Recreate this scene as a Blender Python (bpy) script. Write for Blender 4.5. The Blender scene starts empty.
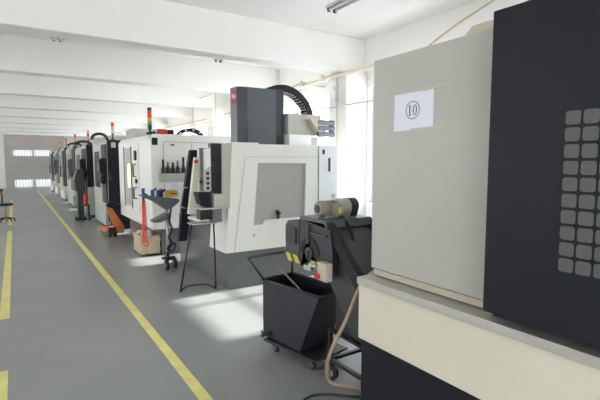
import bpy, bmesh, math, random
from mathutils import Vector, Matrix
random.seed(4)
scene = bpy.context.scene
COL = scene.collection
PI = math.pi

# ------------------------------------------------------------------ materials
def lin(c):
    return tuple((x / 12.92 if x <= 0.04045 else ((x + 0.055) / 1.055) ** 2.4) for x in [v / 255.0 for v in c]) + (1.0,)

def mat(name, rgb, rough=0.5, metal=0.0, vary=0.06, scale=6.0, bump=0.0, spec=0.5, coat=0.0):
    m = bpy.data.materials.new(name); m.use_nodes = True
    nt = m.node_tree; b = nt.nodes['Principled BSDF']
    b.inputs['Roughness'].default_value = rough
    b.inputs['Metallic'].default_value = metal
    b.inputs['Specular IOR Level'].default_value = spec
    b.inputs['Coat Weight'].default_value = coat
    tc = nt.nodes.new('ShaderNodeTexCoord')
    nz = nt.nodes.new('ShaderNodeTexNoise'); nz.inputs['Scale'].default_value = scale
    nz.inputs['Detail'].default_value = 5.0
    nt.links.new(tc.outputs['Object'], nz.inputs['Vector'])
    rp = nt.nodes.new('ShaderNodeValToRGB')
    c = lin(rgb)
    rp.color_ramp.elements[0].position = 0.3; rp.color_ramp.elements[1].position = 0.7
    rp.color_ramp.elements[0].color = tuple(x * (1 - vary) for x in c[:3]) + (1,)
    rp.color_ramp.elements[1].color = tuple(min(1, x * (1 + vary)) for x in c[:3]) + (1,)
    nt.links.new(nz.outputs['Fac'], rp.inputs['Fac'])
    nt.links.new(rp.outputs['Color'], b.inputs['Base Color'])
    if bump:
        bp = nt.nodes.new('ShaderNodeBump'); bp.inputs['Strength'].default_value = bump
        bp.inputs['Distance'].default_value = 0.01
        n2 = nt.nodes.new('ShaderNodeTexNoise'); n2.inputs['Scale'].default_value = scale * 12
        nt.links.new(tc.outputs['Object'], n2.inputs['Vector'])
        nt.links.new(n2.outputs['Fac'], bp.inputs['Height'])
        nt.links.new(bp.outputs['Normal'], b.inputs['Normal'])
    return m

M = {}
M['wall'] = mat('wall_paint', (238, 237, 234), 0.85, vary=0.02, scale=1.5)
M['ceiling'] = mat('ceiling_paint', (238, 236, 233), 0.9, vary=0.02, scale=1.0)
M['white'] = mat('white_enamel', (234, 234, 229), 0.38, vary=0.02, scale=2)
M['white_cool'] = mat('cool_white_enamel', (226, 230, 234), 0.35, vary=0.02, scale=2)
M['warm_grey'] = mat('warm_grey_enamel', (182, 181, 172), 0.45, vary=0.02, scale=2)
M['cream'] = mat('cream_enamel', (220, 214, 198), 0.42, vary=0.03, scale=3)
M['beige'] = mat('beige_enamel', (196, 187, 168), 0.5, vary=0.03)
M['grey'] = mat('mid_grey_enamel', (120, 122, 124), 0.35, vary=0.05)
M['base_grey'] = mat('dark_grey_base_enamel', (102, 104, 105), 0.3, vary=0.08, scale=3)
M['charcoal'] = mat('charcoal_enamel', (31, 33, 39), 0.5, vary=0.05, bump=0.05, spec=0.2)
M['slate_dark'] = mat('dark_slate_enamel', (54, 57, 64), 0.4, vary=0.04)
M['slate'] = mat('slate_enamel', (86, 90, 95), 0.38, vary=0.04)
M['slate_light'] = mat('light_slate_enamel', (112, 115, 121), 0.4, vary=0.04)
M['black'] = mat('black_enamel', (30, 31, 33), 0.4, vary=0.1)
M['navy_black'] = mat('blue_black_steel', (36, 38, 46), 0.38, vary=0.14, scale=9)
M['bin_grey'] = mat('dark_steel_sheet', (60, 61, 64), 0.4, vary=0.12, scale=8)
M['rubber'] = mat('black_rubber', (26, 26, 27), 0.7, vary=0.1)
M['steel'] = mat('brushed_steel', (190, 188, 182), 0.33, metal=0.45, vary=0.06, scale=10)
M['steel_dark'] = mat('worn_steel', (120, 118, 114), 0.4, metal=0.7, vary=0.15, scale=12)
M['motor'] = mat('cast_grey_paint', (142, 137, 128), 0.5, vary=0.1, scale=20, bump=0.1)
M['motor_light'] = mat('light_cast_paint', (178, 176, 170), 0.5, vary=0.1, scale=20)
M['orange'] = mat('orange_paint', (208, 120, 58), 0.5, vary=0.12, scale=8)
M['yellow'] = mat('yellow_plastic', (206, 160, 60), 0.45, vary=0.08)
M['tape_yellow'] = mat('yellow_floor_tape', (230, 222, 140), 0.55, vary=0.1, scale=5)
M['stripe_yellow'] = mat('hazard_yellow', (206, 192, 84), 0.5, vary=0.06)
M['red'] = mat('red_plastic', (200, 48, 44), 0.4, vary=0.06)
M['logo_red'] = mat('red_sticker', (176, 70, 78), 0.5, vary=0.05)
M['blue'] = mat('blue_plastic', (42, 78, 140), 0.45, vary=0.08)
M['hose_red'] = mat('coral_polyurethane', (250, 92, 66), 0.3, vary=0.03)
M['hose_beige'] = mat('beige_rubber_hose', (176, 152, 128), 0.5, vary=0.08)
M['paper'] = mat('white_paper', (230, 230, 242), 0.8, vary=0.015)
M['ink'] = mat('grey_black_ink', (52, 52, 58), 0.8, vary=0.02)
M['ink_pale'] = mat('pale_grey_ink', (176, 176, 184), 0.8, vary=0.02)
M['tape_clear'] = mat('yellowed_clear_tape', (188, 187, 170), 0.35, vary=0.03)
M['pipe'] = mat('white_pvc_pipe', (222, 216, 204), 0.5, vary=0.03)
M['pipe_tan'] = mat('tan_conduit', (210, 192, 164), 0.5, vary=0.04)
M['cable_trunk'] = mat('ivory_cable_duct', (224, 216, 196), 0.5, vary=0.03)
M['fixture'] = mat('lamp_housing_grey', (196, 196, 194), 0.45, vary=0.04)
M['tube_white'] = mat('fluorescent_tube_white', (236, 236, 232), 0.3, vary=0.01)
M['wood'] = mat('pale_plywood', (196, 180, 150), 0.65, vary=0.12, scale=7)
M['rag'] = mat('white_rag', (220, 218, 212), 0.9, vary=0.06, scale=20, bump=0.3)
M['pale_green'] = mat('pale_grey_green_enamel', (178, 190, 184), 0.4, vary=0.04)
M['chain_bead'] = mat('cream_chain_links', (200, 196, 186), 0.5, vary=0.05)
M['lens_red'] = mat('red_lens', (214, 62, 44), 0.25, vary=0.02)
M['lens_amber'] = mat('amber_lens', (232, 150, 60), 0.25, vary=0.02)
M['lens_green'] = mat('green_lens', (52, 168, 88), 0.25, vary=0.02)
M['frame'] = mat('window_frame_white', (232, 233, 235), 0.4, vary=0.02)
M['vent'] = mat('grey_vent_mesh', (84, 86, 85), 0.55, vary=0.08, scale=90)

# floor: grey epoxy paint with wear
m = bpy.data.materials.new('grey_epoxy_floor'); m.use_nodes = True; nt = m.node_tree
b = nt.nodes['Principled BSDF']
tc = nt.nodes.new('ShaderNodeTexCoord')
n1 = nt.nodes.new('ShaderNodeTexNoise'); n1.inputs['Scale'].default_value = 0.7; n1.inputs['Detail'].default_value = 8
n1.inputs['Roughness'].default_value = 0.65
nt.links.new(tc.outputs['Object'], n1.inputs['Vector'])
rp = nt.nodes.new('ShaderNodeValToRGB')
rp.color_ramp.elements[0].position = 0.3; rp.color_ramp.elements[1].position = 0.72
rp.color_ramp.elements[0].color = lin((134, 138, 138)); rp.color_ramp.elements[1].color = lin((152, 154, 152))
nt.links.new(n1.outputs['Fac'], rp.inputs['Fac']); nt.links.new(rp.outputs['Color'], b.inputs['Base Color'])
mr = nt.nodes.new('ShaderNodeMapRange'); mr.inputs['To Min'].default_value = 0.24; mr.inputs['To Max'].default_value = 0.40
n2 = nt.nodes.new('ShaderNodeTexNoise'); n2.inputs['Scale'].default_value = 3.0; n2.inputs['Detail'].default_value = 6
nt.links.new(tc.outputs['Object'], n2.inputs['Vector'])
nt.links.new(n2.outputs['Fac'], mr.inputs['Value']); nt.links.new(mr.outputs['Result'], b.inputs['Roughness'])
M['floor'] = m

def glass(name, tint, gloss_rough, clear):
    m = bpy.data.materials.new(name); m.use_nodes = True; nt = m.node_tree
    nt.nodes.remove(nt.nodes['Principled BSDF'])
    out = nt.nodes['Material Output']
    tr = nt.nodes.new('ShaderNodeBsdfTransparent'); tr.inputs['Color'].default_value = tint
    gl = nt.nodes.new('ShaderNodeBsdfGlossy'); gl.inputs['Roughness'].default_value = gloss_rough
    lw = nt.nodes.new('ShaderNodeLayerWeight'); lw.inputs['Blend'].default_value = 0.5
    pw = nt.nodes.new('ShaderNodeMath'); pw.operation = 'POWER'; pw.inputs[1].default_value = 4.0
    ml = nt.nodes.new('ShaderNodeMath'); ml.operation = 'MULTIPLY_ADD'; ml.inputs[1].default_value = 0.6; ml.inputs[2].default_value = 0.03
    mx = nt.nodes.new('ShaderNodeMixShader')
    nt.links.new(lw.outputs['Facing'], pw.inputs[0]); nt.links.new(pw.outputs[0], ml.inputs[0])
    nt.links.new(ml.outputs[0], mx.inputs['Fac'])
    if clear < 1:
        df = nt.nodes.new('ShaderNodeBsdfDiffuse'); df.inputs['Color'].default_value = lin((205, 205, 200))
        m2 = nt.nodes.new('ShaderNodeMixShader'); m2.inputs['Fac'].default_value = 1 - clear
        nt.links.new(tr.outputs[0], m2.inputs[1]); nt.links.new(df.outputs[0], m2.inputs[2])
        nt.links.new(m2.outputs[0], mx.inputs[1])
    else:
        nt.links.new(tr.outputs[0], mx.inputs[1])
    nt.links.new(gl.outputs[0], mx.inputs[2]); nt.links.new(mx.outputs[0], out.inputs['Surface'])
    return m
M['glass'] = glass('clear_window_glass', (0.96, 0.98, 1, 1), 0.02, 1)
m = bpy.data.materials.new('translucent_sheet'); m.use_nodes = True; nt = m.node_tree
nt.nodes.remove(nt.nodes['Principled BSDF'])
t1 = nt.nodes.new('ShaderNodeBsdfTranslucent'); t1.inputs['Color'].default_value = lin((225, 228, 230))
t2 = nt.nodes.new('ShaderNodeBsdfDiffuse'); t2.inputs['Color'].default_value = lin((225, 228, 230))
t3 = nt.nodes.new('ShaderNodeMixShader'); t3.inputs['Fac'].default_value = 0.5
nt.links.new(t1.outputs[0], t3.inputs[1]); nt.links.new(t2.outputs[0], t3.inputs[2]); nt.links.new(t3.outputs[0], nt.nodes['Material Output'].inputs['Surface'])
M['translucent'] = m
M['polycarb'] = glass('hazy_polycarbonate', (0.75, 0.76, 0.75, 1), 0.18, 0.35)

# ------------------------------------------------------------------ mesh builder
class MB:
    def __init__(s): s.bm = bmesh.new()
    def _poly(s, layers, smooth=False):
        bm = s.bm
        vs = [[bm.verts.new(p) for p in ring] for ring in layers]
        n = len(vs[0]); fs = []
        for a, c in zip(vs[:-1], vs[1:]):
            for i in range(n):
                f = bm.faces.new((a[i], a[(i + 1) % n], c[(i + 1) % n], c[i])); f.smooth = smooth; fs.append(f)
        fs.append(bm.faces.new(list(reversed(vs[0])))); fs.append(bm.faces.new(vs[-1]))
        bmesh.ops.recalc_face_normals(bm, faces=fs)
        return fs
    def box(s, x0, x1, y0, y1, z0, z1, bev=0.0, seg=2):
        fs = s._poly([[(x0, y0, z), (x1, y0, z), (x1, y1, z), (x0, y1, z)] for z in (z0, z1)])
        s._bev(fs, bev, seg); return s
    def _bev(s, fs, bev, seg=2):
        if bev > 0:
            es = list({e for f in fs for e in f.edges})
            bmesh.ops.bevel(s.bm, geom=es, offset=bev, segments=seg, affect='EDGES', profile=0.5)
    def prism(s, pts, axis, a, b, bev=0.0):
        def P(p, t):
            return {'x': (t, p[0], p[1]), 'y': (p[0], t, p[1]), 'z': (p[0], p[1], t)}[axis]
        fs = s._poly([[P(p, t) for p in pts] for t in (a, b)])
        s._bev(fs, bev); return s
    def ring(s, outer, inner, axis, a, b):
        def P(p, t):
            return {'x': (t, p[0], p[1]), 'y': (p[0], t, p[1]), 'z': (p[0], p[1], t)}[axis]
        bm = s.bm; n = len(outer)
        V = {(k, t): [bm.verts.new(P(p, t)) for p in ps] for k, ps in (('o', outer), ('i', inner)) for t in (a, b)}
        fs = []
        for i in range(n):
            j = (i + 1) % n
            for q in ((V['o', a][i], V['o', a][j], V['i', a][j], V['i', a][i]),
                      (V['o', b][i], V['o', b][j], V['i', b][j], V['i', b][i]),
                      (V['o', a][i], V['o', a][j], V['o', b][j], V['o', b][i]),
                      (V['i', a][i], V['i', a][j], V['i', b][j], V['i', b][i])):
                fs.append(bm.faces.new(q))
        bmesh.ops.recalc_face_normals(bm, faces=fs); return s
    def cyl(s, p0, p1, r0, r1=None, n=18):
        r1 = r0 if r1 is None else r1
        p0, p1 = Vector(p0), Vector(p1); d = (p1 - p0).normalized()
        u = d.orthogonal().normalized(); w = d.cross(u)
        rings = [[p + (u * math.cos(2 * PI * i / n) + w * math.sin(2 * PI * i / n)) * r for i in range(n)]
                 for p, r in ((p0, r0), (p1, r1))]
        fs = s._poly(rings)
        for f in fs[:-2]: f.smooth = True
        return s
    def lathe(s, c, axis, prof, n=20):
        """prof: list of (distance along axis, radius) from c"""
        c = Vector(c); d = Vector(axis).normalized(); u = d.orthogonal().normalized(); w = d.cross(u)
        rings = [[c + d * t + (u * math.cos(2 * PI * i / n) + w * math.sin(2 * PI * i / n)) * max(r, 1e-4) for i in range(n)] for t, r in prof]
        s._poly(rings); return s
    def tube(s, pts, r, n=10, sub=0):
        P = [Vector(p) for p in pts]
        if sub: P = smooth(P, sub)
        rings = []; u = None
        for i, p in enumerate(P):
            t = (P[min(i + 1, len(P) - 1)] - P[max(i - 1, 0)]).normalized()
            if u is None: u = t.orthogonal().normalized()
            u = (u - t * u.dot(t)).normalized(); w = t.cross(u)
            rings.append([p + (u * math.cos(2 * PI * k / n) + w * math.sin(2 * PI * k / n)) * r for k in range(n)])
        fs = s._poly(rings)
        for f in fs[:-2]: f.smooth = True
        return s
    def band(s, pts, half_w, axis, thick):
        """flat chain following pts, wide along axis, with thickness"""
        P = [Vector(p) for p in pts]; a = Vector(axis).normalized(); rings = []
        for i, p in enumerate(P):
            t = (P[min(i + 1, len(P) - 1)] - P[max(i - 1, 0)]).normalized(); nrm = t.cross(a).normalized()
            rings.append([p + a * half_w + nrm * thick, p - a * half_w + nrm * thick, p - a * half_w - nrm * thick, p + a * half_w - nrm * thick])
        s._poly(rings); return s
    def rot(s, c, rz):
        bmesh.ops.rotate(s.bm, verts=s.bm.verts[:], cent=Vector(c), matrix=Matrix.Rotation(rz, 3, 'Z')); return s
    def build(s, name, material, parent=None, loc=(0, 0, 0)):
        me = bpy.data.meshes.new(name)
        bmesh.ops.translate(s.bm, verts=s.bm.verts[:], vec=-Vector(loc))
        s.bm.to_mesh(me); s.bm.free()
        me.materials.append(M[material] if isinstance(material, str) else material)
        o = bpy.data.objects.new(name, me); COL.objects.link(o)
        if parent: o.parent = parent
        return o

def smooth(P, k):
    out = []
    for i in range(len(P) - 1):
        p0, p1, p2, p3 = P[max(i - 1, 0)], P[i], P[i + 1], P[min(i + 2, len(P) - 1)]
        for j in range(k):
            t = j / k
            out.append(0.5 * ((2 * p1) + (p2 - p0) * t + (2 * p0 - 5 * p1 + 4 * p2 - p3) * t * t + (3 * p1 - p0 - 3 * p2 + p3) * t ** 3))
    out.append(P[-1]); return out

ROOT = {}
def thing(name, label, cat, loc, group=None):
    o = bpy.data.objects.new(name, None); COL.objects.link(o)
    o.empty_display_size = 0.1; o.location = loc
    o['label'] = label; o['category'] = cat
    if group: o['group'] = group
    ROOT[o] = Vector(loc); return o
def part(name, mb, material, parent, label=None):
    o = mb.build(name, material, parent, ROOT[parent]); ROOT[o] = ROOT[parent]
    if label: o['label'] = label
    return o
def solo(name, mb, material, label, cat, loc, group=None):
    o = mb.build(name, material, None, loc); o.location = loc
    o['label'] = label; o['category'] = cat
    if group: o['group'] = group
    return o
def struct(name, mb, material, parent=None):
    o = mb.build(name, material, parent)
    if parent is None: o['kind'] = 'structure'
    return o

# ------------------------------------------------------------------ the setting
XW, ZC, XL, YE, YN = 5.1, 3.66, -7.0, 31.8, -5.0
struct('floor', MB().box(XL, XW + 0.25, YN, YE + 0.3, -0.2, 0), 'floor')
struct('ceiling', MB().box(XL, XW + 0.25, YN, YE + 0.3, ZC, ZC + 0.2), 'ceiling')
BEAMS = [5.84 + 2.9 * k for k in range(0, 9)]
for k, y in enumerate(BEAMS):
    struct('trim_%d' % (k + 1), MB().box(XL, XW, y, y + 0.3, 3.08, ZC, 0.012), 'ceiling')
# right wall: piers and windows
cols = [5.78 + 5.8 * k for k in range(-2, 5)]
for k, y in enumerate(cols):
    struct('trim_%d' % (30 + k), MB().box(4.65, XW, y, y + 0.48, 0, 3.09, 0.008), 'wall')
SILL, TOP = 0.9, 2.86
wins = []
for y in cols[:-1]:
    for a, c in ((0.52, 3.02), (3.24, 5.76)):
        if y + c > 3.2: wins.append((max(y + a, 3.52), y + c))  # unseen near stretch kept windowless so sun misses the bin floor
w = MB()
w.box(XW, XW + 0.25, YN, YE, 0, SILL); w.box(XW, XW + 0.25, YN, YE, TOP, ZC)
edges = [YN] + [v for ab in wins for v in ab] + [YE]
for a, c in zip(edges[0::2], edges[1::2]):
    w.box(XW, XW + 0.25, a, c, SILL, TOP)
struct('wall_right', w, 'wall')
for k, (a, c) in enumerate(wins):
    f = MB(); x0, x1 = XW + 0.10, XW + 0.15
    f.box(x0, x1, a, a + 0.05, SILL, TOP); f.box(x0, x1, c - 0.05, c, SILL, TOP)
    f.box(x0, x1, a + 0.05, c - 0.05, SILL, SILL + 0.05); f.box(x0, x1, a + 0.05, c - 0.05, TOP - 0.05, TOP)
    mid = (a + c) / 2
    f.box(x0, x1, mid - 0.03, mid + 0.03, SILL + 0.05, TOP - 0.05)
    f.box(x0, x1, a + 0.05, mid - 0.03, 2.28, 2.32); f.box(x0, x1, mid + 0.03, c - 0.05, 2.28, 2.32)
    wn = struct('window_%d' % (k + 1), f, 'frame')
    MB().box(XW + 0.12, XW + 0.126, a + 0.04, c - 0.04, SILL + 0.04, TOP - 0.04).build('pane', 'glass', wn)
    MB().box(XW - 0.03, XW + 0.10, a, c, SILL - 0.03, SILL).build('sill', 'wall', wn)
# left wall with its own band of windows (outside the picture, lights the hall)
w = MB(); w.box(XL - 0.25, XL, YN, YE, 0, 1.0); w.box(XL - 0.25, XL, YN, YE, 2.9, ZC)
w.box(XL - 0.25, XL, YN, 3.0, 1.0, 2.9)
for k in range(6):
    w.box(XL - 0.25, XL, 6.0 + k * 4.9, 6.0 + k * 4.9 + 0.8, 1.0, 2.9)
struct('wall_left', w, 'wall')
w = MB(); w.box(XL, -4.0, YN - 0.25, YN, 0, ZC); w.box(4.6, XW, YN - 0.25, YN, 0, ZC); w.box(-4.0, 4.6, YN - 0.25, YN, 3.1, ZC)
struct('wall_front', w, 'wall')  # unseen wall behind the camera, its opening sized to light the hall
# end wall and its steel gate
w = MB(); w.box(XL, -0.48, YE, YE + 0.25, 0, ZC); w.box(2.75, XW, YE, YE + 0.25, 0, ZC); w.box(-0.48, 2.75, YE, YE + 0.25, 3.36, ZC)
struct('wall_back', w, 'wall')
M['gate'] = mat('galvanised_grey_sheet', (190, 186, 182), 0.5, metal=0.0, vary=0.06, scale=2)
M['gate_upper'] = mat('grey_brown_sheet', (200, 190, 182), 0.55, metal=0.0, vary=0.06, scale=2)
M['gate_glow'] = mat('translucent_white_sheet', (236, 238, 240), 0.5, vary=0.02)
d = MB()
rects = [(-0.02, 0.93), (1.05, 1.95)]
zs = [(0.03, 0.5), (1.94, 2.3)]
def gate_cells():
    xs = [-0.48, -0.02, 0.93, 1.05, 1.95, 2.75]; zz = [0.0, 0.03, 0.5, 1.94, 2.3, 2.62]
    for i in range(5):
        for j in range(5):
            if i in (1, 3) and j in (1, 3): continue
            d.box(xs[i], xs[i + 1], YE + 0.05, YE + 0.10, zz[j], zz[j + 1])
gate_cells()
for k in range(28):
    x = -0.46 + k * 0.115
    d.box(x, x + 0.025, YE + 0.035, YE + 0.055, 0.52, 1.92)
gate = struct('door_1', d, 'gate')
up = MB(); up.box(-0.48, 2.75, YE + 0.02, YE + 0.10, 2.62, 3.36)
up.build('upper_panel', 'gate_upper', gate)
for (a, c) in rects:
    for (z0, z1) in zs:
        g = MB()
        for j in range(6):
            x = a + (c - a) * (j + 0.5) / 6
            g.box(x - 0.022, x + 0.022, YE + 0.04, YE + 0.07, z0, z1)
        fo = g.build('light_bars', 'gate', gate)
        MB().box(a, c, YE + 0.08, YE + 0.086, z0, z1).build('pane', 'translucent', fo)
tr = MB(); tr.cyl((-0.45, YE - 0.1, 3.32), (1.0, YE - 0.1, 3.3), 0.035); tr.cyl((0.98, YE - 0.12, 3.32), (1.25, YE - 0.12, 3.2), 0.05)
tr.build('track_rail', 'black', gate)
# painted lane lines: tape on the floor
t = MB(); t.box(0.97, 1.05, -4, 28.5, 0.0, 0.003); struct('trim_50', t, 'tape_yellow')
t = MB(); t.box(-0.205, -0.115, 5.30, 12.1, 0, 0.003); t.box(-1.6, -0.205, 5.30, 5.39, 0, 0.003); struct('trim_51', t, 'tape_yellow')
t = MB(); t.box(-0.205, -0.115, -2, 3.95, 0, 0.003); t.box(-1.6, -0.205, 3.86, 3.95, 0, 0.003); struct('trim_52', t, 'tape_yellow')
t = MB(); t.box(-0.20, -0.12, 13.2, 22.0, 0, 0.003); struct('trim_53', t, 'tape_yellow')

# ------------------------------------------------------------------ shared builders for parts
def castor(parent, x, y, r=0.05, top=0.13, body='rubber', bracket='steel_dark', rz=0.0, name='castor'):
    wdt = r * 0.42
    b = MB()
    b.box(x - 0.03, x + 0.03, y - 0.03, y + 0.03, top - 0.008, top)
    for s in (-1, 1):
        b.prism([(y - 0.022, top - 0.008), (y + 0.022, top - 0.008), (y + 0.016 - 0.02, r - 0.015), (y - 0.016 - 0.02, r - 0.015)], 'x', x + s * wdt * 0.9, x + s * (wdt * 0.9 + 0.004))
    o = part(name, b.rot((x, y, 0), rz), bracket, parent)
    wb = MB().lathe((x - wdt * 0.8, y - 0.02, r), (1, 0, 0), [(0, r * 0.8), (wdt * 0.3, r), (wdt * 1.3, r), (wdt * 1.6, r * 0.8)], 20)
    part('wheel', wb.rot((x, y, 0), rz), body, o)
    hb = MB().cyl((x - wdt * 0.95, y - 0.02, r), (x + wdt * 0.95, y - 0.02, r), r * 0.45)
    part('hub', hb.rot((x, y, 0), rz), 'motor_light', o)

def tower(parent, x, y, z, h, r, segs, pole=None):
    """signal lamp: pole, base and stacked lenses"""
    pole = h * 0.3 if pole is None else pole
    b = MB(); b.lathe((x, y, z), (0, 0, 1), [(0, r * 1.9), (r * 0.8, r * 1.7), (r * 1.2, r * 0.6), (pole, r * 0.5), (pole, r * 0.9), (pole + r * 0.9, r)], 16)
    o = part('signal_tower', b, 'black', parent)
    z += pole + r * 0.9; seg = (h - pole - r * 0.9) / len(segs)
    for k, mt in enumerate(segs):
        s = MB().lathe((x, y, z + k * seg), (0, 0, 1), [(0, r * 0.93), (seg * 0.06, r), (seg * 0.88, r), (seg * 0.98, r * 0.9)], 18)
        part('tower_cap' if mt == 'black' else 'lamp_lens', s, mt, o)

# ------------------------------------------------------------------ nearest machine (bears the number sheet)
R = thing('machining_center', 'nearest machine at right, grey and charcoal, with paper number sheet', 'machine', (1.76, 2.0, 0))
part('base', MB().box(1.765, 3.9, -0.9, 2.025, 0, 0.508, 0.004), 'charcoal', R)
part('lower_panel', MB().box(1.748, 3.9, -0.9, 2.035, 0.508, 0.852, 0.004), 'cream', R)
part('ledge', MB().box(1.728, 1.86, -0.9, 2.03, 0.855, 0.898, 0.003), 'steel', R)
part('enclosure', MB().box(1.86, 3.9, -0.9, 2.0, 0.855, 2.17, 0.006), 'warm_grey', R)
fp = part('front_panel', MB().box(1.82, 1.858, 1.17, 2.005, 0.948, 2.195, 0.005), 'warm_grey', R)
part('lower_lip', MB().box(1.838, 1.855, 1.17, 2.0, 0.905, 0.940), 'beige', fp)
dr = part('sliding_door', MB().box(1.70, 1.80, -0.75, 1.150, 0.945, 2.222, 0.006), 'charcoal', R)
g = MB()
for j in range(7):
    for i in range(10):
        y1 = 0.838 - j * 0.0600; z1 = 1.783 - i * 0.0602
        cy_, cz_, rr_ = y1 - 0.0258, z1 - 0.0248, 0.009
        g.prism([(cy_ + sx * (0.0258 - rr_) + rr_ * math.cos(t), cz_ + sz * (0.0248 - rr_) + rr_ * math.sin(t)) for sx, sz, t0 in ((1, 1, 0), (-1, 1, PI / 2), (-1, -1, PI), (1, -1, 3 * PI / 2)) for t in (t0, t0 + PI / 4, t0 + PI / 2)], 'x', 1.6965, 1.7045)
part('vent_window', g, 'vent', dr)
part('door_track', MB().box(1.80, 1.86, -0.8, 1.165, 0.90, 0.94), 'black', R)
part('door_guide', MB().box(1.802, 1.86, -0.75, 1.165, 2.175, 2.20), 'black', R)
part('top_cover', MB().prism([(1.70, 2.17), (1.70, 2.29), (1.615, 2.362), (-0.7, 2.362), (-0.7, 2.17)], 'x', 2.2, 3.4, 0.004), 'beige', R)

# number sheet, taped to the front panel
S = thing('paper_sheet', 'white paper sheet with circled number 10 taped to nearest grey machine', 'sign', (1.82, 1.7, 1.77))
sheet = MB(); X = 1.8165
a = [(1.826, 1.970), (1.548, 1.972), (1.548, 1.772), (1.828, 1.768)]
sheet.prism(a, 'x', X, X + 0.0018); part('sheet', sheet, 'paper', S)
ink = MB(); yc, zc = 1.690, 1.876; n = 40
def ell(ry, rz, cy=yc, cz=zc, nn=n): return [(cy + ry * math.cos(2 * PI * i / nn), cz + rz * math.sin(2 * PI * i / nn)) for i in range(nn)]
ink.ring(ell(0.0485, 0.0485), ell(0.0445, 0.0445), 'x', X - 0.0006, X)
c0 = yc - 0.0165                                                     # the 0, to the right as seen
ink.ring(ell(0.0135, 0.0285, c0), ell(0.0075, 0.0260, c0), 'x', X - 0.0006, X)
c1 = yc + 0.0195                                                     # the 1 with its flag and foot
ink.box(X - 0.0006, X, c1 - 0.0035, c1 + 0.0035, zc - 0.028, zc + 0.028)
ink.box(X - 0.0006, X, c1 - 0.009, c1 + 0.009, zc - 0.0285, zc - 0.0255)
ink.prism([(c1 + 0.010, zc + 0.021), (c1 + 0.002, zc + 0.028), (c1 + 0.002, zc + 0.0235), (c1 + 0.010, zc + 0.0185)], 'x', X - 0.0006, X)
part('number', ink, 'ink', S)
tp = MB()
tp.prism([(1.62, 1.984), (1.44, 1.996), (1.44, 1.978), (1.62, 1.966)], 'x', X + 0.0002 - 0.0008, X + 0.0032)
part('tape', tp, 'tape_clear', S)
tp = MB(); tp.prism([(1.70, 1.778), (1.47, 1.784), (1.47, 1.768), (1.70, 1.762)], 'x', X + 0.0002 - 0.0008, X + 0.0032)
part('tape', tp, 'tape_clear', S)

# ------------------------------------------------------------------ chip conveyor rising from that machine's end
R = thing('chip_conveyor', 'dark steel chip conveyor with motor on top, behind black chip bin', 'conveyor', (2.1, 2.5, 0))
X0, X1 = 1.88, 2.31
body = MB()
body.prism([(3.02, 1.115), (2.56, 1.135), (2.09, 0.70), (2.09, 0.36), (2.28, 0.39), (2.62, 0.80), (3.02, 0.80)], 'x', X0 + 0.03, X1 - 0.03)
part('trough', body, 'bin_grey', R)
# side plate towards the aisle with a proud dark plate painting in its shaded U recess
sp = MB()
arc = [(2.72 + 0.125 * math.cos(t), 0.905 + 0.125 * math.sin(t)) for t in [PI * k / 12 for k in range(13)]]
sp.prism([(2.86, 1.155), (2.47, 1.115), (2.44, 0.98), (2.44, 0.79), (2.86, 0.79)], 'x', X0 - 0.03, X0 + 0.03)
part('side_plate', sp, 'navy_black', R)
part('recess_shade_plate', MB().prism([(2.595, 0.792)] + arc + [(2.845, 0.792)], 'x', X0 - 0.036, X0 - 0.02), 'rubber', R)
part('shaft_bearing', MB().lathe((X0 - 0.034, 2.72, 0.905), (-1, 0, 0), [(0, 0.05), (0.012, 0.05), (0.016, 0.025), (0.03, 0.02)], 20), 'navy_black', R)
hd = MB(); hd.prism([(3.075, 1.09), (3.03, 1.125), (2.87, 1.15), (2.87, 0.79), (3.075, 0.80)], 'x', X0 - 0.035, X1, 0.006)
hd = part('discharge_hood', hd, 'bin_grey', R)
part('hood_flange', MB().box(X0 - 0.05, X0 - 0.036, 2.90, 3.05, 0.95, 1.08, 0.004), 'navy_black', hd)
rib = MB(); rib.box(X0 - 0.05, X0 - 0.03, 2.50, 2.70, 1.06, 1.075); rib.box(X0 - 0.05, X0 - 0.03, 2.72, 2.745, 0.98, 1.13)
part('rib', rib, 'bin_grey', R)
for (ya, yb) in ((3.065, 3.005), (2.955, 2.895), (2.70, 2.64)):
    st = MB(); st.prism([(ya, 0.86), (yb, 0.86), (yb - 0.045, 0.80), (ya - 0.045, 0.80)], 'x', X0 - 0.041, X0 - 0.0305)
    part('hazard_stripe', st, 'stripe_yellow', R)
# flange along the incline and the cover sheet
fl = MB(); fl.prism([(2.58, 1.16), (2.50, 1.16), (2.07, 0.74), (2.07, 0.60)], 'x', X0 - 0.015, X0 + 0.035); part('side_flange', fl, 'rubber', R)
fl = MB(); fl.prism([(2.58, 1.16), (2.52, 1.16), (2.07, 0.74), (2.07, 0.66)], 'x', X1 - 0.035, X1 + 0.015); part('side_flange', fl, 'black', R)
tb = MB(); tb.box(X0 - 0.03, X1 - 0.03, 2.52, 2.86, 1.150, 1.178, 0.003); tb.box(X0 - 0.03, X1 - 0.03, 2.515, 2.53, 1.12, 1.172)
part('motor_plate', tb, 'slate', R)
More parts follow.
